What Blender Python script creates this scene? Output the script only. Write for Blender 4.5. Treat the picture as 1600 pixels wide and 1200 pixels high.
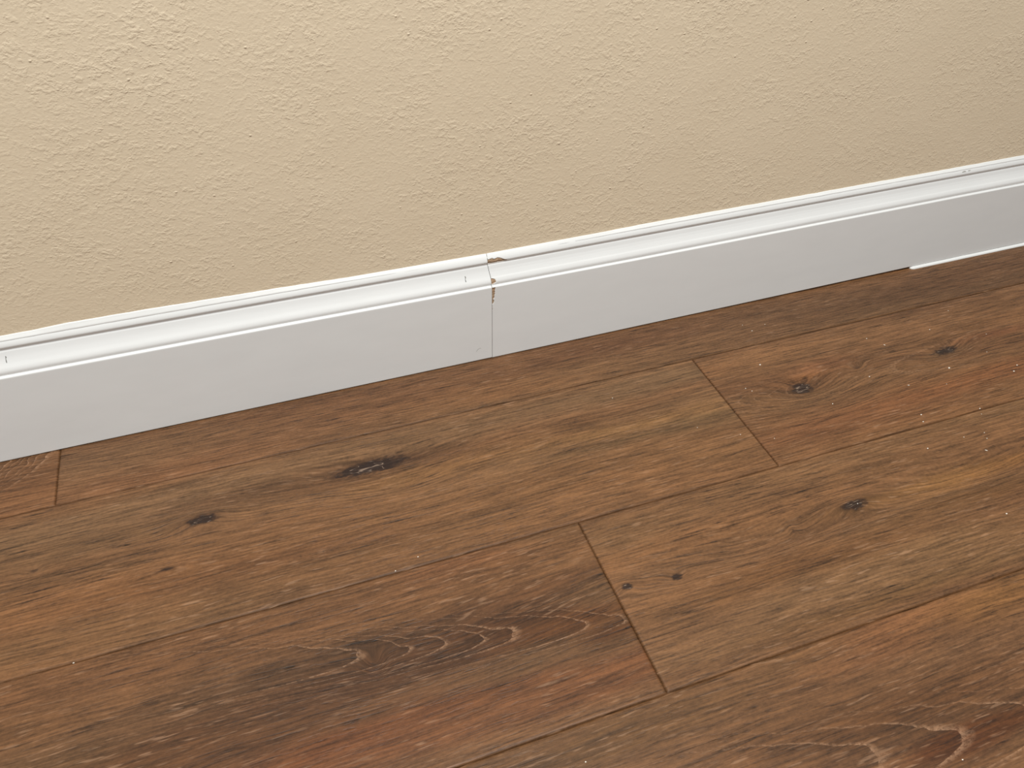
import bpy, bmesh, math
import numpy as np
from mathutils import Matrix, Vector

for o in list(bpy.data.objects):
    bpy.data.objects.remove(o, do_unlink=True)
SC = bpy.context.scene
COL = SC.collection

# ---------------------------------------------------------------- camera
# metres: x runs along the wall, y towards the wall (painted wall face at y = 0.700), z up
cam_d = bpy.data.cameras.new('camera')
cam = bpy.data.objects.new('camera', cam_d)
COL.objects.link(cam)
cam_d.sensor_fit = 'HORIZONTAL'
cam_d.sensor_width = 36.0
cam_d.lens = 36.0 * 1234.1 / 1600.0
cam_d.clip_start = 0.01
Rt = Vector((0.94233868, -0.33431634, 0.01517868))
Up = Vector((0.21132734, 0.62961249, 0.74761545))
Fw = Vector((0.25949675, 0.70129929, -0.66395839))
M = Matrix((Rt, Up, -Fw)).transposed().to_4x4()
M.translation = Vector((0, 0, 0.6))
cam.matrix_world = M
SC.camera = cam

# ---------------------------------------------------------------- light and exposure
SC.view_settings.view_transform = 'Standard'
SC.view_settings.look = 'None'
SC.view_settings.gamma = 1.0
SC.view_settings.use_curve_mapping = False
SC.view_settings.exposure = 0.0

W = bpy.data.worlds.new('room_light')
SC.world = W
W.use_nodes = True
bg = W.node_tree.nodes['Background']
bg.inputs['Color'].default_value = (0.97, 1.0, 1.0, 1)
bg.inputs['Strength'].default_value = 0.45


def area(name, loc, size, size_y, power, color, target):
    d = bpy.data.lights.new(name, 'AREA')
    d.shape = 'RECTANGLE'
    d.size = size
    d.size_y = size_y
    d.energy = power
    d.color = color
    o = bpy.data.objects.new(name, d)
    COL.objects.link(o)
    o.location = loc
    o.rotation_euler = (Vector(target) - Vector(loc)).to_track_quat('-Z', 'Y').to_euler()
    return o


area('ceiling_lamp_light', (0.12, -0.25, 2.2), 0.55, 0.55, 51, (0.98, 1.0, 1.0), (-0.1, 0.0, 0.0))


# ---------------------------------------------------------------- helpers
def srgb(r, g, b):
    return tuple((c / 255 / 12.92) if c / 255 <= 0.04045 else ((c / 255 + 0.055) / 1.055) ** 2.4 for c in (r, g, b))


def link_mesh(name, verts, faces, mat=None, parent=None, smooth=True):
    me = bpy.data.meshes.new(name)
    V = np.asarray(verts, dtype=np.float32)
    F = np.asarray(faces, dtype=np.int32)
    n = F.shape[1]
    me.vertices.add(len(V))
    me.vertices.foreach_set('co', V.ravel())
    me.loops.add(F.size)
    me.loops.foreach_set('vertex_index', F.ravel())
    me.polygons.add(len(F))
    me.polygons.foreach_set('loop_start', np.arange(0, F.size, n, dtype=np.int32))
    me.polygons.foreach_set('loop_total', np.full(len(F), n, dtype=np.int32))
    me.update(calc_edges=True)
    me.validate()
    if smooth:
        me.polygons.foreach_set('use_smooth', np.ones(len(me.polygons), dtype=bool))
    o = bpy.data.objects.new(name, me)
    COL.objects.link(o)
    if mat:
        me.materials.append(mat)
    if parent:
        o.parent = parent
    return o


def grid_faces(nx, ny, off=0):
    i, j = np.meshgrid(np.arange(nx - 1), np.arange(ny - 1), indexing='ij')
    a = (i * ny + j).ravel() + off
    return np.stack([a, a + ny, a + ny + 1, a + 1], 1)


def tag(o, label=None, cat=None, group=None, kind=None):
    if label: o['label'] = label
    if cat: o['category'] = cat
    if group: o['group'] = group
    if kind: o['kind'] = kind
    return o


_rng = np.random.RandomState(7)
_PERM = _rng.permutation(512)
_PERM = np.concatenate([_PERM, _PERM, _PERM])
_GR = _rng.uniform(0, 2 * np.pi, 512)


def perlin(x, y, seed=0):
    """gradient noise, roughly -0.7 .. 0.7"""
    x = np.asarray(x, float) + seed * 17.31
    y = np.asarray(y, float) + seed * 5.77
    xi = np.floor(x).astype(int); yi = np.floor(y).astype(int)
    xf = x - xi; yf = y - yi
    u = xf * xf * xf * (xf * (xf * 6 - 15) + 10); v = yf * yf * yf * (yf * (yf * 6 - 15) + 10)

    def g(a, b, fx, fy):
        h = _GR[_PERM[(_PERM[a & 511] + b) & 511]]
        return np.cos(h) * fx + np.sin(h) * fy
    n00 = g(xi, yi, xf, yf); n10 = g(xi + 1, yi, xf - 1, yf)
    n01 = g(xi, yi + 1, xf, yf - 1); n11 = g(xi + 1, yi + 1, xf - 1, yf - 1)
    return (n00 * (1 - u) + n10 * u) * (1 - v) + (n01 * (1 - u) + n11 * u) * v


def fbm(x, y, seed=0, octv=3):
    s = 0; a = 1.0; f = 1.0
    for k in range(octv):
        s = s + a * perlin(x * f, y * f, seed + k * 3)
        a *= 0.5; f *= 2.03
    return s


# ---------------------------------------------------------------- node helper
class NT:
    def __init__(self, name):
        self.m = bpy.data.materials.new(name)
        self.m.use_nodes = True
        self.t = self.m.node_tree
        self.b = self.t.nodes['Principled BSDF']

    def n(self, typ, **kw):
        nd = self.t.nodes.new(typ)
        for k, v in kw.items():
            setattr(nd, k, v)
        return nd

    def l(self, a, b):
        self.t.links.new(a, b)

    def put(self, sock, v):
        if hasattr(v, 'is_output') or isinstance(v, bpy.types.NodeSocket):
            self.l(v, sock)
        else:
            sock.default_value = v

    def math(self, op, a, b=None, c=None, clamp=False):
        nd = self.n('ShaderNodeMath', operation=op)
        nd.use_clamp = clamp
        self.put(nd.inputs[0], a)
        if b is not None: self.put(nd.inputs[1], b)
        if c is not None: self.put(nd.inputs[2], c)
        return nd.outputs[0]

    def attr(self, name):
        return self.n('ShaderNodeAttribute', attribute_name=name)

    def vmul(self, v, s, off=(0, 0, 0)):
        nd = self.n('ShaderNodeVectorMath', operation='MULTIPLY_ADD')
        self.put(nd.inputs[0], v)
        nd.inputs[1].default_value = s
        nd.inputs[2].default_value = off
        return nd.outputs[0]

    def noise(self, vec, scale=1.0, detail=2.0, rough=0.5, dist=0.0):
        nd = self.n('ShaderNodeTexNoise')
        self.put(nd.inputs['Vector'], vec)
        nd.inputs['Scale'].default_value = scale
        nd.inputs['Detail'].default_value = detail
        nd.inputs['Roughness'].default_value = rough
        nd.inputs['Distortion'].default_value = dist
        return nd.outputs['Fac']

    def map(self, v, a, b, c=0.0, d=1.0, smooth=False):
        nd = self.n('ShaderNodeMapRange')
        if smooth: nd.interpolation_type = 'SMOOTHSTEP'
        self.put(nd.inputs[0], v)
        for i, q in enumerate((a, b, c, d)):
            nd.inputs[i + 1].default_value = q
        return nd.outputs[0]

    def mix(self, fac, a, b, blend='MIX'):
        nd = self.n('ShaderNodeMix', data_type='RGBA', blend_type=blend)
        self.put(nd.inputs[0], fac)
        for s, v in ((nd.inputs[6], a), (nd.inputs[7], b)):
            if isinstance(v, tuple) and len(v) == 3: v = v + (1,)
            self.put(s, v)
        return nd.outputs[2]

    def bump(self, h, dist, strength=1.0, normal=None):
        nd = self.n('ShaderNodeBump')
        nd.inputs['Strength'].default_value = strength
        nd.inputs['Distance'].default_value = dist
        self.put(nd.inputs['Height'], h)
        if normal is not None: self.l(normal, nd.inputs['Normal'])
        return nd.outputs[0]


# ---------------------------------------------------------------- wall
def wall_material():
    T = NT('beige_wall_paint')
    tc = T.n('ShaderNodeTexCoord').outputs['Object']
    p = T.vmul(tc, (1.0, 1.0, 1.25))
    big = T.noise(p, 9, 2, 0.5)
    patch = T.map(T.noise(p, 14, 2, 0.6), 0.38, 0.62, 0.35, 1.0)
    mid = T.noise(p, 165, 3, 0.6, 0.2)
    midr = T.map(mid, 0.42, 0.72, 0, 1, True)
    fine = T.noise(p, 330, 2, 0.6)
    vo = T.n('ShaderNodeTexVoronoi')
    T.put(vo.inputs['Vector'], p)
    vo.inputs['Scale'].default_value = 95
    vo.inputs['Randomness'].default_value = 1.0
    sel = T.n('ShaderNodeSeparateColor')
    T.l(vo.outputs['Color'], sel.inputs[0])
    nib = T.math('MULTIPLY', T.map(vo.outputs['Distance'], 0.0, 0.17, 1, 0, True),
                 T.map(sel.outputs[0], 0.86, 0.90))
    h = T.math('ADD', T.math('MULTIPLY', T.math('MULTIPLY', midr, patch), 0.34),
               T.math('MULTIPLY', fine, 0.22))
    h = T.math('ADD', h, T.math('MULTIPLY', nib, 0.6))
    h = T.math('ADD', h, T.math('MULTIPLY', big, 1.2))
    base = T.mix(T.map(big, 0.35, 0.65), (0.742, 0.607, 0.430), (0.752, 0.617, 0.440))
    T.l(base, T.b.inputs['Base Color'])
    T.b.inputs['Roughness'].default_value = 0.62
    T.b.inputs['Specular IOR Level'].default_value = 0.35
    T.l(T.bump(h, 0.0012, 0.8), T.b.inputs['Normal'])
    return T.m


xs = np.linspace(-1.6, 2.6, 85)
zs = np.concatenate([np.linspace(0.0, 0.6, 25), np.linspace(0.65, 2.4, 30)])
X, Z = np.meshgrid(xs, zs, indexing='ij')
Yw = 0.700 + 0.0006 * perlin(X * 2.2, Z * 2.2, 3)
n0 = X.size
vw = np.concatenate([np.stack([X, Yw, Z], -1).reshape(-1, 3), np.stack([X, np.full_like(X, 0.80), Z], -1).reshape(-1, 3)])
nx, nz = X.shape
f1 = grid_faces(nx, nz)[:, ::1]
f2 = grid_faces(nx, nz, n0)[:, ::-1]
rim = []
loop = [(i, 0) for i in range(nx)] + [(nx - 1, j) for j in range(1, nz)] + [(i, nz - 1) for i in range(nx - 2, -1, -1)] + [(0, j) for j in range(nz - 2, 0, -1)]
for k in range(len(loop)):
    a = loop[k][0] * nz + loop[k][1]; c = loop[(k + 1) % len(loop)]; b = c[0] * nz + c[1]
    rim.append((a, a + n0, b + n0, b))
wall = link_mesh('wall_back', vw, np.concatenate([f1, f2, np.array(rim)]), wall_material())
tag(wall, 'beige painted wall with a light roller texture above the white baseboard', None, kind='structure')

# ---------------------------------------------------------------- floor
ROWS = [0.788, 0.6075, 0.4262, 0.2448, 0.0640, -0.117, -0.298, -0.479, -0.660, -0.841, -1.022, -1.203]
JOINTS = {0: [-1.463, -0.2425, 1.35], 1: [-0.767, 0.4532, 1.673], 2: [-0.992, 0.2280, 1.448], 3: [-0.85, 1.25],
          4: [-0.35, 0.87], 5: [-1.1, 0.12, 1.34], 6: [-0.62, 0.6], 7: [-1.2, 0.02, 1.24], 8: [-0.4, 0.82], 9: [-0.9, 0.3], 10: [-0.7, 0.5]}
XMIN, XMAX = -1.6, 2.6

# knots: x, y, half length, half width, strength, rise of the grain around it
KNOTS = [
    (0.0557, 0.5591, 0.0350, 0.0074, 1.00, 0.014),
    (-0.1106, 0.5445, 0.0120, 0.0050, 0.95, 0.010),
    (-0.1425, 0.4971, 0.0130, 0.0020, 0.45, 0.004),
    (-0.2553, 0.5329, 0.0040, 0.0022, 0.45, 0.004),
    (0.5471, 0.5207, 0.0120, 0.0072, 1.0, 0.007),
    (0.7557, 0.5231, 0.0170, 0.0062, 0.75, 0.014),
    (0.6310, 0.5319, 0.0060, 0.0030, 0.35, 0.008),
    (0.4941, 0.3575, 0.0125, 0.0050, 0.95, 0.010),
    (0.2408, 0.3449, 0.0050, 0.0034, 0.90, 0.006),
    (0.2876, 0.3402, 0.0050, 0.0034, 0.85, 0.006),
    (0.4186, 0.3501, 0.0025, 0.0040, 0.35, 0.003),
    (0.0131, 0.3451, 0.0040, 0.0050, 0.30, 0.010),
    (-0.0277, 0.4725, 0.0016, 0.0070, 0.22, 0.0), (-0.0083, 0.4920, 0.0014, 0.0050, 0.22, 0.0),
    (0.0004, 0.4938, 0.0013, 0.0040, 0.20, 0.0), (0.0116, 0.4727, 0.0014, 0.0055, 0.20, 0.0),
    (-0.0072, 0.4700, 0.0014, 0.0055, 0.22, 0.0), (0.5651, 0.2977, 0.0010, 0.0050, 0.28, 0.0),
    (0.2505, 0.3203, 0.0014, 0.0060, 0.20, 0.0), (0.2792, 0.2765, 0.0014, 0.0055, 0.20, 0.0),
    (0.3557, 0.3308, 0.0130, 0.0018, 0.40, 0.0), (0.1468, 0.4641, 0.0014, 0.0050, 0.18, 0.0),
    (-0.0061, 0.3687, 0.0300, 0.0012, 0.15, 0.0),
]
# broad bulges of the growth rings (cathedrals): x, y, half length, half width, height, ring mask, only this row
CATH = [
    (0.0742, 0.3410, 0.120, 0.030, 0.012, 0.0, 2),
    (0.0744, 0.5256, 0.070, 0.018, 0.012, 0.0, 1),
    (0.5557, 0.5120, 0.070, 0.030, 0.016, 0.0, 1),
    (0.3751, 0.3484, 0.080, 0.022, 0.014, 0.0, 2),
    (0.6242, 0.3569, 0.090, 0.022, 0.012, 0.0, 2),
]
# nested flame shaped rings: row, left board?, axis from, axis to, x of every tip, curvature, half width, strength, direction
RINGS = [
    (2, True, (-0.0432, 0.3658), (0.2244, 0.3173), [0.0028, 0.0440, 0.0695, 0.1069, 0.1303, 0.1912, 0.2234], 210.0, 0.030, 0.72, 1),
    (3, False, (0.3164, 0.1526), (0.4817, 0.1338), [0.3557, 0.4236, 0.5029, 0.5745], 120.0, 0.034, 0.7, 1),
    (0, True, (0.0, 0.702), (0.1, 0.702), [-0.2875, -0.2789, -0.2728, -0.2642, -0.2570, -0.2474], 13.0, 0.055, 1.0, 1),
    (1, False, (0.4527, 0.5219), (0.6753, 0.5159), [0.6753, 0.5243, 0.5067, 0.4870, 0.4629, 0.4358], 190.0, 0.036, 0.35, -1),
    (1, True, (-0.0096, 0.5541), (0.1352, 0.5529), [0.2007, 0.0764, 0.0392, 0.0024], 300.0, 0.02, 0.0, 1),
]
# pigment patches of the print: x, y, half length, half width, colour (photo sRGB), weight, row
SPOTS = [
    # row beside the wall
    (-0.2763, 0.6361, 0.10, 0.040, (140, 96, 64), 0.8, 0),
    (-0.2703, 0.6651, 0.06, 0.030, (112, 80, 56), 0.7, 0),
    (-0.2198, 0.6665, 0.05, 0.014, (112, 88, 68), 0.7, 0),
    (-0.1766, 0.6153, 0.16, 0.020, (144, 100, 70), 0.8, 0),
    (-0.0509, 0.6335, 0.14, 0.025, (122, 88, 64), 0.7, 0),
    (0.1049, 0.6545, 0.16, 0.022, (112, 78, 55), 0.8, 0),
    (0.2000, 0.6225, 0.12, 0.016, (138, 98, 66), 0.7, 0),
    (0.3084, 0.6207, 0.14, 0.020, (134, 98, 68), 0.5, 0),
    (0.3685, 0.6628, 0.14, 0.018, (106, 74, 53), 0.8, 0),
    (0.5237, 0.6243, 0.13, 0.030, (120, 90, 66), 0.7, 0),
    (0.6787, 0.6430, 0.15, 0.030, (104, 77, 56), 0.8, 0),
    (0.9052, 0.6381, 0.20, 0.040, (104, 74, 51), 0.9, 0),
    # second row, left board
    (-0.2436, 0.5755, 0.20, 0.018, (126, 102, 79), 0.9, 1),
    (-0.0998, 0.5761, 0.18, 0.020, (126, 101, 78), 0.9, 1),
    (0.0488, 0.5899, 0.18, 0.020, (124, 98, 74), 0.8, 1),
    (0.2319, 0.5843, 0.18, 0.018, (122, 98, 75), 0.9, 1),
    (0.4072, 0.5876, 0.10, 0.018, (116, 97, 76), 1.0, 1),
    (-0.2193, 0.5292, 0.16, 0.012, (112, 80, 57), 0.6, 1),
    (-0.0946, 0.5640, 0.07, 0.007, (104, 74, 56), 0.5, 1),
    (-0.0330, 0.5665, 0.10, 0.009, (98, 70, 50), 0.9, 1),
    (0.1309, 0.5621, 0.05, 0.006, (100, 72, 50), 0.7, 1),
    (0.0696, 0.5618, 0.050, 0.0075, (66, 44, 34), 1.6, 1),
    (-0.1106, 0.5445, 0.022, 0.0060, (84, 60, 44), 1.0, 1),
    (0.4941, 0.3575, 0.024, 0.0060, (78, 56, 38), 1.2, 2),
    (0.7539, 0.5211, 0.026, 0.0060, (92, 72, 54), 1.0, 1),
    (0.5465, 0.5174, 0.018, 0.0080, (96, 72, 52), 0.8, 1),
    (0.0895, 0.5339, 0.07, 0.010, (146, 110, 74), 0.8, 1),
    (0.2007, 0.5385, 0.14, 0.012, (142, 106, 72), 0.7, 1),
    (0.3447, 0.5283, 0.14, 0.007, (160, 124, 84), 0.9, 1),
    (0.4104, 0.5188, 0.07, 0.005, (146, 120, 88), 0.7, 1),
    (0.3355, 0.5098, 0.12, 0.007, (98, 78, 58), 0.8, 1),
    (0.4345, 0.5053, 0.05, 0.012, (104, 84, 62), 0.7, 1),
    (0.2380, 0.4880, 0.22, 0.020, (132, 98, 68), 0.7, 1),
    (0.4246, 0.4627, 0.08, 0.020, (134, 100, 70), 0.7, 1),
    (-0.1966, 0.4861, 0.14, 0.020, (136, 94, 62), 0.8, 1),
    (-0.2447, 0.4510, 0.14, 0.020, (112, 86, 62), 0.7, 1),
    (-0.0511, 0.5178, 0.12, 0.018, (120, 88, 64), 0.5, 1),
    (0.0203, 0.4472, 0.16, 0.016, (112, 82, 58), 0.6, 1),
    (-0.1100, 0.4170, 0.14, 0.014, (110, 80, 58), 0.5, 1),
    (0.1591, 0.4582, 0.14, 0.016, (116, 86, 60), 0.6, 1),
    # second row, right board
    (0.5258, 0.5846, 0.07, 0.020, (146, 108, 77), 0.9, 1),
    (0.6597, 0.5789, 0.14, 0.018, (142, 106, 76), 0.8, 1),
    (0.8926, 0.5796, 0.10, 0.022, (132, 96, 66), 0.7, 1),
    (0.5904, 0.5480, 0.05, 0.010, (140, 94, 68), 0.9, 1),
    (0.5598, 0.5364, 0.035, 0.006, (158, 106, 66), 0.9, 1),
    (0.6713, 0.5111, 0.09, 0.016, (124, 94, 68), 0.7, 1),
    (0.5423, 0.4584, 0.14, 0.020, (130, 86, 60), 0.9, 1),
    (0.4765, 0.5073, 0.05, 0.020, (132, 98, 70), 0.7, 1),
    (0.7269, 0.4685, 0.16, 0.014, (134, 84, 54), 0.9, 1),
    (0.8449, 0.5308, 0.07, 0.008, (138, 84, 58), 0.7, 1),
    (0.6744, 0.4407, 0.10, 0.016, (118, 84, 58), 0.6, 1),
    (0.8187, 0.4741, 0.07, 0.012, (122, 78, 50), 0.7, 1),
    # third row, left board
    (-0.2416, 0.4118, 0.14, 0.016, (138, 98, 70), 0.9, 2),
    (-0.1263, 0.3980, 0.18, 0.022, (130, 92, 66), 0.7, 2),
    (0.0111, 0.4012, 0.18, 0.020, (132, 94, 66), 0.7, 2),
    (0.1082, 0.4171, 0.05, 0.012, (148, 98, 68), 0.9, 2),
    (0.1850, 0.4058, 0.10, 0.018, (132, 94, 66), 0.7, 2),
    (0.1410, 0.3702, 0.12, 0.014, (108, 74, 50), 0.5, 2),
    (-0.1564, 0.3630, 0.16, 0.018, (112, 84, 64), 0.8, 2),
    (-0.0224, 0.3360, 0.18, 0.022, (92, 64, 46), 0.8, 2),
    (0.0842, 0.3375, 0.10, 0.020, (90, 60, 40), 0.9, 2),
    (0.0034, 0.3624, 0.12, 0.010, (92, 68, 52), 0.7, 2),
    (0.1728, 0.3291, 0.07, 0.010, (118, 76, 44), 0.9, 2),
    (0.2116, 0.3093, 0.04, 0.010, (100, 64, 38), 0.9, 2),
    (0.1243, 0.3394, 0.04, 0.010, (96, 62, 38), 0.9, 2),
    (0.1785, 0.2751, 0.14, 0.016, (134, 82, 50), 1.0, 2),
    (0.0763, 0.2770, 0.14, 0.016, (120, 76, 48), 0.9, 2),
    (-0.0117, 0.2866, 0.12, 0.018, (118, 72, 44), 0.9, 2),
    (-0.1480, 0.3239, 0.10, 0.018, (110, 76, 52), 0.8, 2),
    (-0.0935, 0.3150, 0.10, 0.014, (96, 66, 44), 0.7, 2),
    # third row, right board
    (0.2531, 0.3980, 0.06, 0.020, (116, 90, 66), 0.9, 2),
    (0.3915, 0.4089, 0.14, 0.022, (126, 96, 70), 0.8, 2),
    (0.5348, 0.4156, 0.12, 0.020, (128, 98, 72), 0.8, 2),
    (0.7293, 0.4222, 0.12, 0.018, (124, 96, 70), 0.8, 2),
    (0.3315, 0.3557, 0.10, 0.010, (112, 84, 62), 0.8, 2),
    (0.4795, 0.3532, 0.07, 0.010, (104, 76, 52), 0.7, 2),
    (0.4079, 0.3144, 0.14, 0.014, (112, 78, 50), 0.8, 2),
    (0.6053, 0.3541, 0.08, 0.010, (152, 114, 70), 0.9, 2),
    (0.6887, 0.3538, 0.08, 0.009, (146, 102, 60), 0.9, 2),
    (0.6143, 0.3287, 0.10, 0.009, (108, 76, 48), 0.7, 2),
    (0.5304, 0.2876, 0.12, 0.020, (130, 102, 74), 0.9, 2),
    (0.4132, 0.2836, 0.12, 0.014, (124, 98, 74), 0.8, 2),
    (0.2706, 0.3053, 0.08, 0.014, (108, 80, 56), 0.7, 2),
    (0.2864, 0.2678, 0.10, 0.016, (118, 92, 68), 0.8, 2),
    (0.4631, 0.2595, 0.16, 0.010, (104, 78, 50), 0.6, 2),
    # bottom row
    (0.5500, 0.2296, 0.08, 0.016, (146, 104, 60), 1.0, 3),
    (0.4436, 0.2359, 0.06, 0.012, (142, 96, 66), 1.0, 3),
    (0.3948, 0.2242, 0.07, 0.012, (134, 88, 60), 0.8, 3),
    (0.3373, 0.2319, 0.06, 0.014, (128, 96, 66), 0.7, 3),
    (0.4908, 0.1973, 0.12, 0.020, (126, 94, 70), 0.8, 3),
    (0.2510, 0.2273, 0.12, 0.016, (108, 80, 54), 0.8, 3),
    (0.1399, 0.2238, 0.12, 0.018, (106, 78, 52), 0.9, 3),
    (0.3138, 0.1893, 0.14, 0.024, (104, 74, 50), 0.8, 3),
    (0.4013, 0.1698, 0.12, 0.018, (100, 68, 44), 0.8, 3),
    (0.4669, 0.1581, 0.10, 0.008, (118, 86, 62), 0.8, 3),
    (0.4606, 0.1384, 0.06, 0.010, (96, 58, 32), 1.0, 3),
    (0.4066, 0.1337, 0.05, 0.010, (94, 56, 32), 1.0, 3),
]
# overall strength of the print pigment
PIG = np.array((0.735, 0.665, 0.56))
PLANK_TONE = {(2, 0.1): 0.82}

pal = [srgb(126, 93, 67), srgb(138, 100, 70), srgb(112, 80, 57), srgb(124, 99, 75)]
pal = np.array(pal)


def axis(a, b, bev, step):
    n = max(2, int(round((b - a - 2 * bev) / step)) + 1)
    return np.concatenate([[a], [a + bev * 0.5], np.linspace(a + bev, b - bev, n), [b - bev * 0.5], [b]])


FV, FF, AG, AT, AK = [], [], [], [], []
off = 0
BEV = 0.0018
for r in range(len(ROWS) - 1):
    y1, y0 = ROWS[r], ROWS[r + 1]
    js = [XMIN] + [j for j in JOINTS[r] if XMIN < j < XMAX] + [XMAX]
    for b in range(len(js) - 1):
        x0, x1 = js[b], js[b + 1]
        fine = r <= 4 and x1 > -0.45 and x0 < 1.3
        ax = axis(x0, x1, BEV, 0.0017 if fine else 0.01)
        ay = axis(y0, y1, BEV, 0.0014 if fine else 0.006)
        if r == 0:
            ay = ay[ay < 0.735]
        Xg, Yg = np.meshgrid(ax, ay, indexing='ij')
        ex = np.minimum(Xg - x0, x1 - Xg); ey = np.minimum(Yg - y0, y1 - Yg)
        e = np.minimum(ex, ey)
        Zg = -0.0010 * np.clip(1 - e / BEV, 0, 1) ** 1.3
        seed = r * 7 + b * 3 + 1
        # growth ring field
        R = Yg.copy()
        R += 0.010 * perlin(Xg * 1.3, Yg * 3.0, seed) + 0.0035 * perlin(Xg * 6, Yg * 14, seed + 5) + 0.0011 * perlin(Xg * 24, Yg * 50, seed + 9)
        cm = np.zeros_like(R)
        RF = np.zeros_like(R)
        wr = 0.004 * fbm(Xg * 30, Yg * 60, seed + 41, 3)
        for (row, lf, A0, A1, tips, cv, hw, st, dr) in RINGS:
            if row != r or st == 0: continue
            if row in (1, 2) and lf != (x0 < (0.3 if row == 1 else 0.1)): continue
            if row == 0 and x0 > -0.3: continue
            if row == 3 and x0 > 1.0: continue
            yc = A0[1] + (Xg - A0[0]) * (A1[1] - A0[1]) / (A1[0] - A0[0])
            dy = Yg - yc + wr * 0.5
            Tf = Xg + dr * cv * dy * dy + wr * 2.4
            tp = np.array(sorted(tips)); kk = np.arange(len(tp)) + 1.0
            val = np.interp(Tf, np.concatenate([[tp[0] - 0.06], tp, [tp[-1] + 0.02]]), np.concatenate([[0.0], kk, [len(tp) + 0.55]]))
            if dr < 0: val = len(tp) + 1.0 - val
            RF = val
            inside = np.clip((Tf - (tp[0] - 0.06)) / 0.05, 0, 1) * np.clip((tp[-1] + 0.012 - Tf) / 0.012, 0, 1)
            cm = np.maximum(cm, st * inside * np.clip(1.6 - (np.abs(dy) / hw) * 1.3, 0, 1))
        for (cx, cy, a, w, hgt, msk, row) in CATH:
            if row != r: continue
            if row == 1 and (cx > JOINTS[1][1]) != (x0 > 0.3): continue
            if row == 2 and (cx > JOINTS[2][1]) != (x0 > 0.1): continue
            g = np.exp(-((Xg - cx) / a) ** 2 - ((Yg - cy) / w) ** 2)
            R += hgt * g
            cm = np.maximum(cm, msk * np.exp(-((Xg - cx) / a / 1.2) ** 4 - ((Yg - cy) / w / 1.25) ** 4))
        km = np.zeros_like(R)
        wn = fbm(Xg * 120, Yg * 260, seed + 11, 3)
        for (kx, ky, a, w, st, rise) in KNOTS:
            if not (y0 - 0.003 < ky < y1 + 0.003): continue
            if not (x0 - 0.01 < kx < x1 + 0.01): continue
            dx = (Xg - kx) / a; dy = (Yg - ky) / w
            if rise: R += rise * np.exp(-(dx / 2.4) ** 2 - (dy / 2.4) ** 2) * (1 if (int(kx * 1000) % 2) else -1)
            d = np.sqrt(dx * dx + dy * dy) + wn * 0.55
            km = np.maximum(km, st * np.clip(1.25 - d * 0.85, 0, 1))
        # macro pigment
        s1 = fbm(Xg * 2.2 + seed, R * 26, seed + 2, 3)
        s2 = fbm(Xg * 3.5 + seed, R * 60, seed + 4, 3)
        s3 = fbm(Xg * 1.6 + seed, R * 12, seed + 6, 2)
        c = pal[0][None, None, :] * np.ones(Xg.shape + (1,))
        wa = np.clip(s1 * 1.6, 0, 1)[..., None]; c = c * (1 - wa) + pal[1] * wa
        wb = np.clip(-s1 * 1.6, 0, 1)[..., None]; c = c * (1 - wb) + pal[2] * wb
        wg = np.clip(s3 * 1.5 - 0.1, 0, 1)[..., None]; c = c * (1 - wg) + pal[3] * wg
        num = np.zeros(c.shape); den = np.zeros(Xg.shape)
        ragx = 0.010 * fbm(Xg * 14, R * 70, seed + 21, 3); ragy = 0.006 * fbm(Xg * 9, R * 50, seed + 23, 3)
        for (sx, sy_, a, w, rgb, wt, row) in SPOTS:
            if row != r: continue
            if row == 1 and (sx > JOINTS[1][1]) != (x0 > 0.3): continue
            if row == 2 and (sx > JOINTS[2][1]) != (x0 > 0.1): continue
            if row == 0 and (sx > JOINTS[0][1]) != (x0 > -0.3): continue
            g = wt * np.exp(-((Xg + ragx - sx) / a) ** 2 * 1.1 - ((Yg + ragy - sy_) / w) ** 2 * 1.1)
            num += g[..., None] * (0.56 * np.array(srgb(*rgb)) + 0.44 * pal[0]) if sum(rgb) > 240 else g[..., None] * np.array(srgb(*rgb)); den += g
        fac = np.clip(den, 0, 1)[..., None] * 0.92
        c = c * (1 - fac) + fac * num / np.maximum(den, 1e-6)[..., None]
        c = c * (1 + 0.20 * s2)[..., None] * PIG
        if r >= 3: c = c * 0.93  # nearer rows toned down: light falloff and weaker reflection partly painted into the pigment
        if r == 2 and x0 < 0.1: c = c * PLANK_TONE[(2, 0.1)]
        # bevels are printed slightly darker
        ed = np.clip(1 - e / (BEV * 1.05), 0, 1)
        c = c * (1 - 0.5 * ed)[..., None]
        FV.append(np.stack([Xg, Yg, Zg], -1).reshape(-1, 3))
        FF.append(grid_faces(len(ax), len(ay), off))
        off += Xg.size
        AG.append(np.stack([Xg, R, np.full_like(R, seed * 3.7)], -1).reshape(-1, 3))
        AT.append(np.concatenate([np.clip(c, 0, 1), (1 - ed)[..., None]], -1).reshape(-1, 4))
        AK.append(np.stack([km, cm, RF], -1).reshape(-1, 3))


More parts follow.
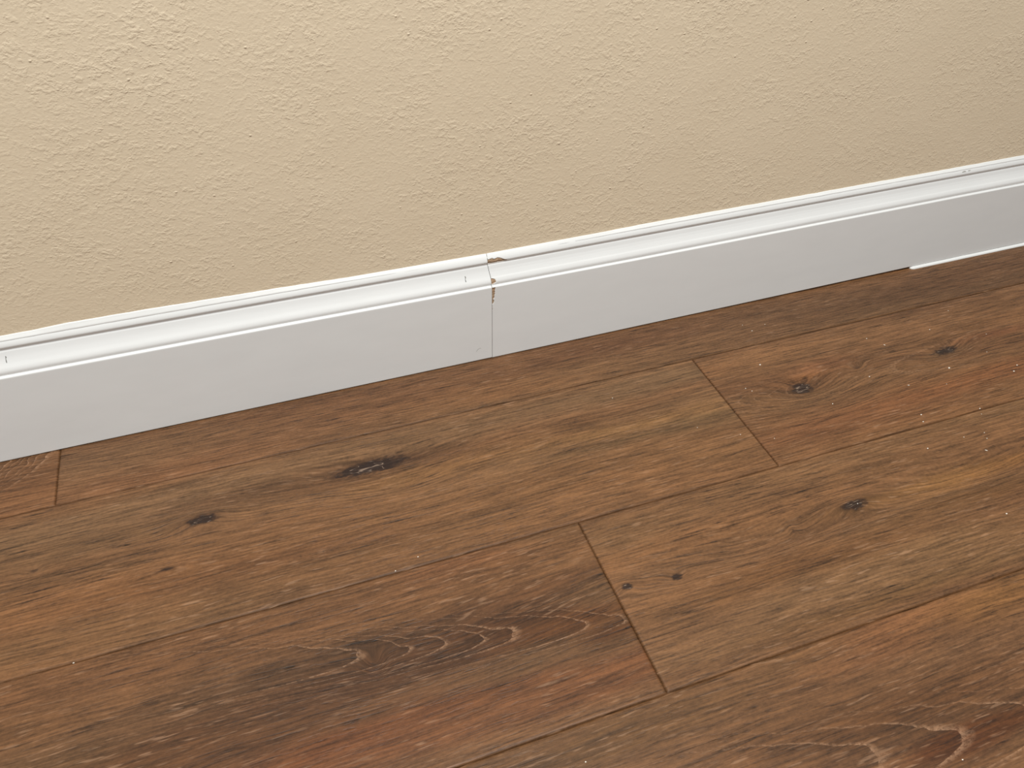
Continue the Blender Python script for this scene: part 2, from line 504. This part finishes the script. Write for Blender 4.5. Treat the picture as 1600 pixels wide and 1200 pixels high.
def floor_material():
    T = NT('oak_vinyl_plank')
    g = T.attr('grain').outputs['Vector']
    tone = T.attr('tone').outputs['Color']
    mk = T.n('ShaderNodeSeparateXYZ')
    T.l(T.attr('marks').outputs['Vector'], mk.inputs[0])
    knot, cath, ringf = mk.outputs
    n1 = T.noise(T.vmul(g, (6, 130, 1)), 1, 3, 0.6)              # bands
    n2 = T.noise(T.vmul(g, (27, 500, 1), (3, 1, 0)), 1, 3, 0.6)     # fibres
    n3 = T.noise(T.vmul(g, (60, 420, 1), (9, 4, 2)), 1, 2, 0.55)     # pores
    n4 = T.noise(T.vmul(g, (55, 480, 1), (1, 7, 5)), 1, 1.5, 0.5)    # limed pores
    n5 = T.noise(T.vmul(g, (9, 22, 1), (2, 2, 8)), 1, 2, 0.5)        # where they are dense
    n6 = T.noise(T.vmul(g, (4, 105, 1), (5, 8, 1)), 1, 2, 0.5)        # dark broken lines
    n7 = T.noise(T.vmul(g, (3, 85, 1), (1, 3, 6)), 1, 1, 0.4)        # cathedral rings
    n8 = T.noise(T.vmul(g, (300, 520, 1), (1, 3, 6)), 1, 2, 0.6)     # grit
    v = T.math('ADD', T.map(n1, 0.25, 0.75, -0.16, 0.16), T.map(n2, 0.28, 0.72, -0.48, 0.48))
    v = T.math('ADD', v, T.map(n8, 0.3, 0.7, -0.16, 0.16))
    dens = T.map(n5, 0.36, 0.62, 0.15, 1.0)
    pores = T.math('MULTIPLY', T.map(n3, 0.60, 0.70), dens)
    v = T.math('SUBTRACT', v, T.math('MULTIPLY', pores, 0.30))
    # thin broken dark lines: zero crossings of a slow noise
    ln = T.math('ABSOLUTE', T.math('SUBTRACT', n6, 0.5))
    line = T.math('MULTIPLY', T.map(ln, 0.0, 0.017, 1, 0), T.map(n2, 0.60, 0.44))
    line = T.math('MULTIPLY', line, T.map(n5, 0.40, 0.60, 0.2, 1.0))
    v = T.math('SUBTRACT', v, T.math('MULTIPLY', line, 0.46))
    cl = T.math('FRACT', ringf)
    ring = T.math('MULTIPLY', T.map(cl, 0.0, 0.95, 0.08, -0.32), cath)
    v = T.math('ADD', v, ring)
    ringedge = T.math('MULTIPLY', T.map(cl, 0.0, 0.16, 1, 0), T.math('MULTIPLY', cath, T.map(cl, 0.0, 0.01)))
    mul = T.math('ADD', v, 1.03)
    cmb = T.n('ShaderNodeCombineXYZ')
    for i in range(3): T.l(mul, cmb.inputs[i])
    col = T.mix(1.0, tone, cmb.outputs[0], 'MULTIPLY')
    lime = T.math('MULTIPLY', T.map(n4, 0.60, 0.72), T.map(n5, 0.62, 0.38, 0.0, 0.34))
    lime = T.math('MAXIMUM', lime, T.math('MULTIPLY', ringedge, T.map(n8, 0.4, 0.6, 0.15, 0.75)))
    col = T.mix(lime, col, srgb(176, 138, 108))
    # knots: dark heart with pale cracks
    tc = T.n('ShaderNodeTexCoord').outputs['Object']
    kn = T.noise(T.vmul(tc, (110, 330, 1)), 1, 3, 0.65, 0.6)
    kk = T.map(T.math('ADD', knot, T.math('MULTIPLY', T.math('SUBTRACT', kn, 0.5), 0.9)), 0.04, 0.62, 0, 1, True)
    kk = T.math('MULTIPLY', kk, T.map(knot, 0.02, 0.22))
    col = T.mix(T.math('MULTIPLY', kk, 0.95), col, srgb(40, 27, 22))
    cr = T.math('ABSOLUTE', T.math('SUBTRACT', T.noise(T.vmul(tc, (34, 210, 1), (4, 4, 4)), 1, 1, 0.5, 0.8), 0.5))
    crack = T.math('MULTIPLY', T.map(cr, 0.0, 0.026, 1, 0), T.map(knot, 0.45, 0.60))
    col = T.mix(T.math('MULTIPLY', crack, 0.75), col, srgb(156, 132, 112))
    T.l(col, T.b.inputs['Base Color'])
    T.l(T.map(n2, 0.3, 0.7, 0.54, 0.42), T.b.inputs['Roughness'])
    T.l(T.math('MULTIPLY', T.attr('tone').outputs['Alpha'], 0.29), T.b.inputs['Specular IOR Level'])
    h = T.math('ADD', T.math('MULTIPLY', n2, 0.8), T.math('MULTIPLY', pores, -0.8))
    h = T.math('ADD', h, T.math('MULTIPLY', line, -0.6))
    h = T.math('ADD', h, T.math('MULTIPLY', lime, 0.5))
    h = T.math('ADD', h, T.math('MULTIPLY', crack, 1.2))
    T.l(T.bump(h, 0.00035, 0.8), T.b.inputs['Normal'])
    return T.m


fl = link_mesh('floor', np.concatenate(FV), np.concatenate(FF), floor_material())
me = fl.data
a = me.attributes.new('grain', 'FLOAT_VECTOR', 'POINT'); a.data.foreach_set('vector', np.concatenate(AG).astype(np.float32).ravel())
a = me.attributes.new('marks', 'FLOAT_VECTOR', 'POINT'); a.data.foreach_set('vector', np.concatenate(AK).astype(np.float32).ravel())
a = me.attributes.new('tone', 'FLOAT_COLOR', 'POINT'); a.data.foreach_set('color', np.concatenate(AT).astype(np.float32).ravel())
tag(fl, 'brown wood plank floor with knots and staggered joints', None, kind='structure')

# ---------------------------------------------------------------- baseboards
WALLY = 0.700
PROF = [(0.0000, 0.0146), (0.0004, 0.0149), (0.0012, 0.0149), (0.0300, 0.0149), (0.0700, 0.0149), (0.1008, 0.0149), (0.1018, 0.0149), (0.1022, 0.0147), (0.1026, 0.0143), (0.1029, 0.0128),
        (0.1033, 0.0121), (0.1042, 0.0124), (0.1055, 0.0127), (0.1068, 0.0127), (0.1080, 0.0124), (0.1095, 0.0117), (0.1110, 0.0108), (0.1125, 0.0096), (0.1145, 0.0084),
        (0.1170, 0.0070), (0.1200, 0.0056), (0.1230, 0.0046), (0.1243, 0.0041), (0.1247, 0.0036), (0.1260, 0.0038), (0.1275, 0.0045), (0.1281, 0.0051), (0.1288, 0.0053),
        (0.1300, 0.0051), (0.1318, 0.0044), (0.1335, 0.0034), (0.1352, 0.0021), (0.1368, 0.0006), (0.1372, -0.0010)]
PZ = np.array([p[0] for p in PROF]); PD = np.array([p[1] for p in PROF])


def prof(z):
    return np.interp(z, PZ, PD)


def white_material(name, col, rough=0.42):
    T = NT(name)
    tc = T.n('ShaderNodeTexCoord').outputs['Object']
    n = T.noise(T.vmul(tc, (14, 14, 40)), 1, 3, 0.6)
    f = T.noise(T.vmul(tc, (160, 160, 160)), 1, 2, 0.6)
    T.l(T.mix(T.map(n, 0.3, 0.7), col, tuple(c * 0.97 for c in col)), T.b.inputs['Base Color'])
    T.b.inputs['Roughness'].default_value = rough
    T.b.inputs['Specular IOR Level'].default_value = 0.4
    T.l(T.bump(T.math('ADD', n, T.math('MULTIPLY', f, 0.25)), 0.0002, 0.5), T.b.inputs['Normal'])
    return T.m


MWHITE = white_material('white_trim_paint', (0.80, 0.79, 0.765))
MCAULK = white_material('white_caulk', (0.83, 0.82, 0.79), 0.5)


def fibre_material():
    T = NT('bare_fibreboard')
    tc = T.n('ShaderNodeTexCoord').outputs['Object']
    n = T.noise(T.vmul(tc, (900, 900, 700)), 1, 3, 0.65)
    lo = T.noise(T.vmul(tc, (150, 150, 200)), 1, 2, 0.6)
    c = T.mix(T.map(n, 0.35, 0.65), srgb(128, 106, 82), srgb(196, 168, 136))
    c = T.mix(T.map(lo, 0.4, 0.65), c, srgb(178, 144, 114))
    T.l(c, T.b.inputs['Base Color'])
    T.b.inputs['Roughness'].default_value = 0.9
    T.l(T.bump(n, 0.0005, 1.0), T.b.inputs['Normal'])
    return T.m


MFIB = fibre_material()


def plain(name, rgb, rough=0.7):
    T = NT(name)
    tc = T.n('ShaderNodeTexCoord').outputs['Object']
    n = T.noise(tc, 400, 2, 0.6)
    T.l(T.mix(T.map(n, 0.3, 0.7), rgb, tuple(c * 0.85 for c in rgb)), T.b.inputs['Base Color'])
    T.b.inputs['Roughness'].default_value = rough
    return T.m


MGREY = plain('grey_mark', srgb(128, 126, 120))
MFAINT = plain('faint_grey_mark', srgb(176, 172, 164))

VX = 0.2279     # the butt joint


def joint_x(z):
    """the sawn ends lean a little towards the top"""
    return VX - 0.0018 * np.clip((z - 0.112) / 0.014, 0, 1)


def zrise(x, z):
    """the boards are not dead straight: height over the floor along the wall, as measured"""
    bot = np.interp(x, [-0.30, 0.2277, 0.228, 0.61, 0.84, 1.05], [0.0010, 0.0009, 0.0005, 0.0019, 0.0032, 0.0038])
    bead = np.interp(x, [-0.26, 0.0, 0.227, 0.409, 0.493, 0.875, 0.98], [0.1030, 0.1026, 0.1014, 0.1013, 0.1018, 0.1043, 0.1047])
    top = np.interp(x, [-0.26, 0.0, 0.227, 0.409, 0.493, 0.875, 0.98], [0.1275, 0.1266, 0.1252, 0.1261, 0.1265, 0.1285, 0.1290])
    return np.where(z < 0.1027, bot + (bead - bot) * z / 0.1027,
                    bead + (top - bead) * (z - 0.1027) / (0.1262 - 0.1027))


def in_poly(x, z, poly):
    ins = np.zeros(x.shape, bool)
    n = len(poly)
    for i in range(n):
        x1, z1 = poly[i]; x2, z2 = poly[(i + 1) % n]
        if z1 == z2: continue
        cnd = ((z1 > z) != (z2 > z)) & (x < (x2 - x1) * (z - z1) / (z2 - z1) + x1)
        ins ^= cnd
    return ins


# chips in the end of the right board: outline in (distance from the joint, profile height), metres
CHIPS = [
    [(-0.001, 0.1264), (-0.001, 0.1318), (0.0028, 0.1322), (0.0056, 0.1323), (0.0075, 0.1313), (0.0106, 0.1324), (0.0131, 0.1318), (0.0163, 0.1302), (0.0194, 0.1285), (0.0231, 0.1276), (0.0238, 0.1266), (0.0187, 0.1262), (0.0112, 0.1262)],
    [(-0.001, 0.1042), (0.002, 0.105), (0.0042, 0.1058), (0.0055, 0.107), (0.0049, 0.1094), (0.0034, 0.1106), (0.0013, 0.1112), (-0.001, 0.1112)],
    [(-0.001, 0.1016), (0.0040, 0.1016), (0.0036, 0.0990), (0.0034, 0.0965), (0.0034, 0.0930), (0.0026, 0.0900), (0.0030, 0.0880), (0.0018, 0.0862), (0.0016, 0.0850), (0.0024, 0.0838), (0.0022, 0.0815), (0.0012, 0.0795), (-0.001, 0.0775)],
    [(-0.001, 0.0730), (0.0007, 0.0726), (0.0009, 0.0714), (0.0003, 0.0708), (-0.001, 0.0706)],
]


def strip_faces(idx):
    return grid_faces(*idx)


def board(name, xa, xb, left):
    """one length of baseboard: moulded front as a height field, flat back, bottom and ends"""
    if left:
        s = np.concatenate([np.linspace(xa, VX - 0.02, 60), np.linspace(VX - 0.018, VX - 0.0008, 20), [VX - 0.0006, VX - 0.0003]])
        rel = s
    else:
        s = np.concatenate([[0.0002, 0.0004], np.arange(0.0007, 0.0215, 0.0003), np.linspace(0.025, xb - VX, 110)])
        rel = s + VX
    zf = np.unique(np.concatenate([PZ, np.arange(0.0700, 0.1372, 0.0003) if not left else PZ]).round(6))
    Xb, Zb = np.meshgrid(rel, zf, indexing='ij')
    D = prof(Zb)
    jl = joint_x(Zb) - VX
    fade = np.clip(1 - np.abs(Xb - VX) / 0.03, 0, 1)
    Xr = Xb + jl * fade
    if left:   # eased edge at the joint
        D = D - 0.0005 * (Xb > VX - 0.0002)
    else:
        D = D - 0.0005 * (Xb < VX + 0.0002) - 0.0003 * 0
    chipmask = np.zeros(Xb.shape, int)
    if not left:
        for k, poly in enumerate(CHIPS):
            w = 0.0004 * perlin(Xb * 700, Zb * 700, 4 + k)
            w2 = 0.0004 * perlin(Xb * 700, Zb * 700, 14 + k)
            chipmask[in_poly(Xb - VX + w * (Xb - VX > 0.001), Zb + w2, poly)] = k + 1
        cm = chipmask > 0
        nb = cm.copy()
        nb[1:] &= cm[:-1]; nb[:, 1:] &= cm[:, :-1]; nb[:, :-1] &= cm[:, 1:]; nb[:-1] &= cm[1:]
        D = D - np.where(nb, 0.0009 + 0.0006 * perlin(Xb * 420, Zb * 420, 31), 0) - np.where(cm & ~nb, 0.0002, 0)
    Zr = zrise(Xr, Zb)
    wob = 0.00025 * perlin(Xr * 6, Zb * 4, 2)
    Y = WALLY - D + wob
    nx, nz = Xb.shape
    P = np.stack([Xr, Y, Zr], -1).reshape(-1, 3)
    Fr = grid_faces(nx, nz)
    part = chipmask
    fk = np.minimum(np.minimum(part[:-1, :-1], part[1:, :-1]), np.minimum(part[:-1, 1:], part[1:, 1:])).ravel()
    # back sheet, bottom, ends
    B = np.stack([Xr, np.full_like(Y, WALLY + 0.0004), Zr], -1).reshape(-1, 3)
    n0 = len(P)
    V = np.concatenate([P, B])
    bot = [(i * nz, i * nz + n0, (i + 1) * nz + n0, (i + 1) * nz) for i in range(nx - 1)]
    e0 = [(j, j + 1, j + 1 + n0, j + n0) for j in range(nz - 1)]
    q = (nx - 1) * nz
    e1 = [(q + j, q + j + n0, q + j + 1 + n0, q + j + 1) for j in range(nz - 1)]
    o = link_mesh(name, V, np.concatenate([Fr[fk == 0], np.array(bot), np.array(e0), np.array(e1)]), MWHITE)
    # smooth front, flat rest: mark sharp by angle
    o.data.polygons.foreach_set('use_smooth', np.concatenate([np.ones((fk == 0).sum(), bool), np.zeros(len(bot) + len(e0) + len(e1), bool)]))
    tag(o, None, None, kind='structure')
    if not left:
        for k in range(1, len(CHIPS) + 1):
            fs = Fr[fk == k]
            if len(fs) == 0: continue
            ids, inv = np.unique(fs, return_inverse=True)
            c = link_mesh('chipped_patch', P[ids], inv.reshape(fs.shape), MFIB, o)
            c['label'] = ['bare tan fibreboard chip on the top bead', 'small rounded tan chip above the ledge', 'tall ragged tan chip below the ledge', 'tiny tan nick in the joint edge'][k - 1]
    return o


left_board = board('baseboard_left', -1.6, VX, True)
right_board = board('baseboard_right', VX, 2.6, False)
left_board['label'] = 'white moulded baseboard running left from the open butt joint'
right_board['label'] = 'white moulded baseboard running right from the joint, its end chipped'


# marks and nail dents on the boards: ribbons that follow the moulding
def ribbon(name, pts, widths, mat, parent, label):
    V, Fs = [], []
    n = len(pts)
    for i, ((x, z), w) in enumerate(zip(pts, widths)):
        a = pts[max(0, i - 1)]; b = pts[min(n - 1, i + 1)]
        tx, tz = b[0] - a[0], b[1] - a[1]; L = math.hypot(tx, tz)
        nx_, nz_ = -tz / L * w / 2, tx / L * w / 2
        for s, lift in ((-1, 0.00002), (0, 0.00012), (1, 0.00002)):
            xx, zz = x + s * nx_, z + s * nz_
            # invert the height wobble to get the profile height
            zp = zz
            for _ in range(4): zp = zp - (float(zrise(np.array(xx), np.array(zp))) - zz)
            V.append((xx, WALLY - float(prof(zp)) + 0.00025 * float(perlin(xx * 6, zp * 4, 2)) - lift - 0.00004, zz))
    for i in range(n - 1):
        for k in range(2):
            a = i * 3 + k
            Fs.append((a, a + 3, a + 4, a + 1))
    o = link_mesh(name, V, Fs, mat, parent)
    o['label'] = label
    return o


ribbon('nail_mark', [(0.19937, 0.11656), (0.19984, 0.11527), (0.19920, 0.11355), (0.19937, 0.11178), (0.19958, 0.11092)], [0.0008, 0.0011, 0.0005, 0.0011, 0.0007], MGREY, left_board, 'small grey filled nail dent')
ribbon('nail_mark', [(-0.24980, 0.12088), (-0.24967, 0.11965), (-0.25027, 0.11862), (-0.25043, 0.11640), (-0.25052, 0.11506)], [0.0006, 0.0011, 0.0004, 0.0009, 0.0006], MGREY, left_board, 'small grey filled nail dent')
ribbon('scuff_mark', [(0.20842, 0.01417), (0.20923, 0.01637), (0.21122, 0.01826), (0.21319, 0.01891), (0.21404, 0.01792)], [0.0003, 0.0005, 0.0005, 0.0005, 0.0003], MFAINT, left_board, 'faint curved scuff')
ribbon('scuff_mark', [(0.87346, 0.13421), (0.87670, 0.13470), (0.87980, 0.13449)], [0.0008, 0.0018, 0.0008], MFAINT, right_board, 'dull scuff on the top bead')
ribbon('scuff_mark', [(0.88301, 0.13479), (0.88512, 0.13482), (0.88725, 0.13497)], [0.0006, 0.0014, 0.0006], MFAINT, right_board, 'dull scuff on the top bead')
ribbon('scuff_mark', [(-0.00434, 0.12825), (-0.00310, 0.12809), (-0.00184, 0.12795)], [0.0006, 0.0014, 0.0006], MFAINT, left_board, 'tiny grey nick on the top bead')


# caulk between boards and wall
def caulk():
    x = np.concatenate([np.linspace(-1.6, -0.3, 40), np.arange(-0.298, 1.1, 0.0025), np.linspace(1.11, 2.6, 40)])
    top = np.interp(x, [-0.30, -0.248, -0.22, -0.193, -0.12, -0.048, 0.0145, 0.10, 0.17, 0.2296, 0.30, 0.411, 0.494, 0.65, 0.870, 0.977, 1.1],
                    [0.1395, 0.1395, 0.1399, 0.1412, 0.1408, 0.1395, 0.1383, 0.1358, 0.1338, 0.1328, 0.1350, 0.1377, 0.1380, 0.1386, 0.1397, 0.1405, 0.1408])
    top = top + 0.0004 * fbm(x * 60, x * 0, 5, 3) + 0.0006
    base = zrise(x, np.full_like(x, 0.1335))
    base = np.minimum(base, top - 0.002)
    rows = []
    for t, d in ((0.0, 0.0026), (0.12, 0.0032), (0.35, 0.0026), (0.6, 0.0016), (0.82, 0.0009), (0.96, 0.0005), (1.0, -0.0008)):
        z = base + (top - base) * t
        dd = d + 0.0002 * perlin(x * 90, x * 0 + t * 3, 8)
        rows.append(np.stack([x, WALLY - dd, z], -1))
    P = np.stack(rows, 1).reshape(-1, 3)
    return link_mesh('trim_2', P, grid_faces(len(x), len(rows)), MCAULK)


ck = caulk()
tag(ck, 'white painted caulk line between baseboard and beige wall', None, kind='structure')


# white bead lying in the gap under the right board
def bead():
    x0, x1 = 0.8385, 2.6
    t = np.concatenate([np.linspace(0, 1, 14) ** 2 * 0.012, np.linspace(0.016, x1 - x0, 120)])
    k = 12
    P = []
    for s in t:
        r = min(1.0, math.sqrt(max(0.0, 1 - (1 - min(s, 0.006) / 0.006) ** 2)) * 0.98 + 0.02)
        w = 0.0042 * r; h = (0.0030 + 0.0005 * float(perlin(s * 30, 0.3, 6))) * (0.5 + 0.5 * r)
        yc = 0.6862
        for j in range(k):
            an = math.pi * j / (k - 1)
            P.append((x0 + s, yc - w * math.cos(an), h * math.sin(an) ** 0.8 + 0.0001))
    P = np.array(P)
    return link_mesh('trim_1', P, grid_faces(len(t), k)[:, ::-1], MCAULK)


bd = bead()
tag(bd, 'thin white caulk bead squeezed out under the right end of the baseboard', None, kind='structure')

# ---------------------------------------------------------------- white flakes on the floor
MFLAKE = plain('white_paint_flake', (0.86, 0.80, 0.70), 0.6)


def flake_mesh(k):
    rg = np.random.RandomState(40 + k)
    bm = bmesh.new()
    n = 7
    ring = []
    for lay, (sc, z) in enumerate(((0.8, 0.0), (1.0, 0.35), (0.65, 0.9))):
        r_ = []
        for i in range(n):
            a_ = 2 * math.pi * i / n
            q = sc * (1 + 0.25 * rg.uniform(-1, 1))
            r_.append(bm.verts.new((q * math.cos(a_), q * 0.75 * math.sin(a_), z * 0.8 + 0.1 * rg.uniform(0, 1))))
        ring.append(r_)
    for a_, b_ in zip(ring, ring[1:]):
        for i in range(n):
            bm.faces.new((a_[i], a_[(i + 1) % n], b_[(i + 1) % n], b_[i]))
    bm.faces.new(ring[0][::-1]); bm.faces.new(ring[-1])
    me = bpy.data.meshes.new('paint_flake')
    bm.to_mesh(me); bm.free()
    me.materials.append(MFLAKE)
    return me


FM = [flake_mesh(k) for k in range(5)]
# x, y, half length mm, stretch, turn, label
FLAKES = [
    (0.5247, 0.5725, 1.15, 1.2, 20, 'bright white flake just right of the upper board joint, below the wall row'),
    (0.4855, 0.5414, 0.7, 1.0, 50, 'small white flake left of the star-shaped knot, the upper of a close pair'),
    (0.4900, 0.5352, 0.7, 1.2, 10, 'small white flake left of the star-shaped knot, the lower of a close pair'),
    (0.5517, 0.6325, 0.8, 1.3, 0, 'pale flake on the wall row above the upper board joint, largest there'),
    (0.5467, 0.6466, 0.5, 1.0, 0, 'faint speck on the wall row, leftmost of three above the joint'),
    (0.5744, 0.6388, 0.5, 1.0, 0, 'faint speck on the wall row, rightmost of three above the joint'),
    (0.5647, 0.4875, 0.8, 1.1, 30, 'small white flake below and right of the star-shaped knot'),
    (0.4713, 0.4619, 0.6, 1.0, 30, 'faint flake low on the reddish board near its left lower corner'),
    (0.4398, 0.4786, 0.6, 1.0, 30, 'faint flake just left of the upper board joint, near its lower end'),
    (0.6787, 0.5739, 0.7, 1.0, 0, 'small white flake near the wall row seam, above the elongated flake'),
    (0.6915, 0.5564, 0.9, 2.2, -55, 'elongated white flake between the two knots of the reddish board'),
    (0.6349, 0.5130, 0.9, 1.3, 20, 'small white flake midway between the star-shaped knot and the big flake'),
    (0.7666, 0.5637, 0.85, 1.0, 0, 'white flake just above the greyish right knot'),
    (0.8183, 0.5885, 0.7, 1.0, 0, 'small white flake beside the wall row seam, highest flake at the right'),
    (0.7357, 0.4956, 1.35, 1.2, 40, 'largest round white flake, directly below the greyish right knot'),
    (0.7120, 0.4735, 0.5, 1.0, 0, 'faint speck under the largest round flake'),
    (0.6683, 0.4858, 0.95, 1.9, -15, 'elongated white flake lower left of the greyish right knot'),
    (0.8282, 0.5336, 0.65, 1.2, 0, 'small flake to the right of and above the greyish knot'),
    (0.8018, 0.5051, 0.6, 1.2, 0, 'small faint flake level with the greyish knot, to its right'),
    (0.8174, 0.4738, 0.95, 1.1, 20, 'white flake at the right edge, upper of a pair'),
    (0.8050, 0.4663, 1.1, 1.2, -10, 'white flake at the right edge, lower of a pair'),
    (0.6476, 0.4410, 1.0, 1.1, 30, 'white flake above the seam below the greyish knot, upper of two'),
    (0.6418, 0.4312, 0.9, 1.1, 0, 'white flake almost on the seam below the greyish knot, lower of two'),
    (0.7175, 0.4279, 0.95, 1.2, 30, 'white flake beside the long seam near the right edge'),
    (0.7125, 0.4202, 0.5, 1.0, 0, 'tiny speck just across the long seam near the right edge'),
    (0.6178, 0.3967, 0.85, 1.1, 0, 'white flake alone on the lower board left of the elongated one'),
    (0.6751, 0.3742, 1.0, 2.2, -40, 'elongated white flake on the lower board near the right edge'),
    (0.6934, 0.3960, 0.65, 1.0, 0, 'small flake above the lower elongated one, upper of two'),
    (0.6894, 0.3881, 0.65, 1.0, 0, 'small flake above the lower elongated one, lower of two'),
    (0.6670, 0.3977, 0.6, 1.0, 0, 'faint speck left of the two small flakes on the lower board'),
    (0.6290, 0.3000, 0.95, 1.2, 0, 'lone white flake at the right edge below the golden grain patch'),
    (0.4982, 0.3579, 0.6, 1.6, 60, 'tiny pale flake lying in the dark knot of the lower board'),
    (0.4011, 0.5030, 0.55, 1.0, 0, 'tiny pale flake on the grey-brown board left of the upper joint'),
    (0.3337, 0.5753, 0.6, 1.6, 0, 'pale flake on the grey-brown board under the wall row, centre'),
    (0.0731, 0.4365, 0.6, 1.2, 0, 'tiny white flake beside the lower seam, upper of two near the centre'),
    (0.0502, 0.4282, 0.65, 1.4, 0, 'tiny white flake on the lower seam, lower of two near the centre'),
    (-0.2167, 0.4257, 0.7, 1.2, 0, 'small white flake on the seam at the lower left'),
    (0.1448, 0.2169, 0.7, 1.0, 0, 'small white flake at the bottom edge below the lower joint'),
    (0.4134, 0.1253, 0.7, 1.0, 0, 'small white flake at the bottom right corner on dark grain'),
]
base_flake = None
for i, (x, y, hl, st, tr, lab) in enumerate(FLAKES):
    if base_flake is None:
        o = bpy.data.objects.new('paint_flake', FM[0])
        base_flake = o
    else:
        o = base_flake.copy()
        o.data = FM[i % 5]
    COL.objects.link(o)
    s = hl * 0.001
    o.location = (x, y, 0.0)
    o.scale = (s * st ** 0.5, s / st ** 0.5, s * 0.6)
    o.rotation_euler = (0, 0, math.radians(tr))
    tag(o, lab, 'paint flake', 'white paint flakes scattered on the floor')
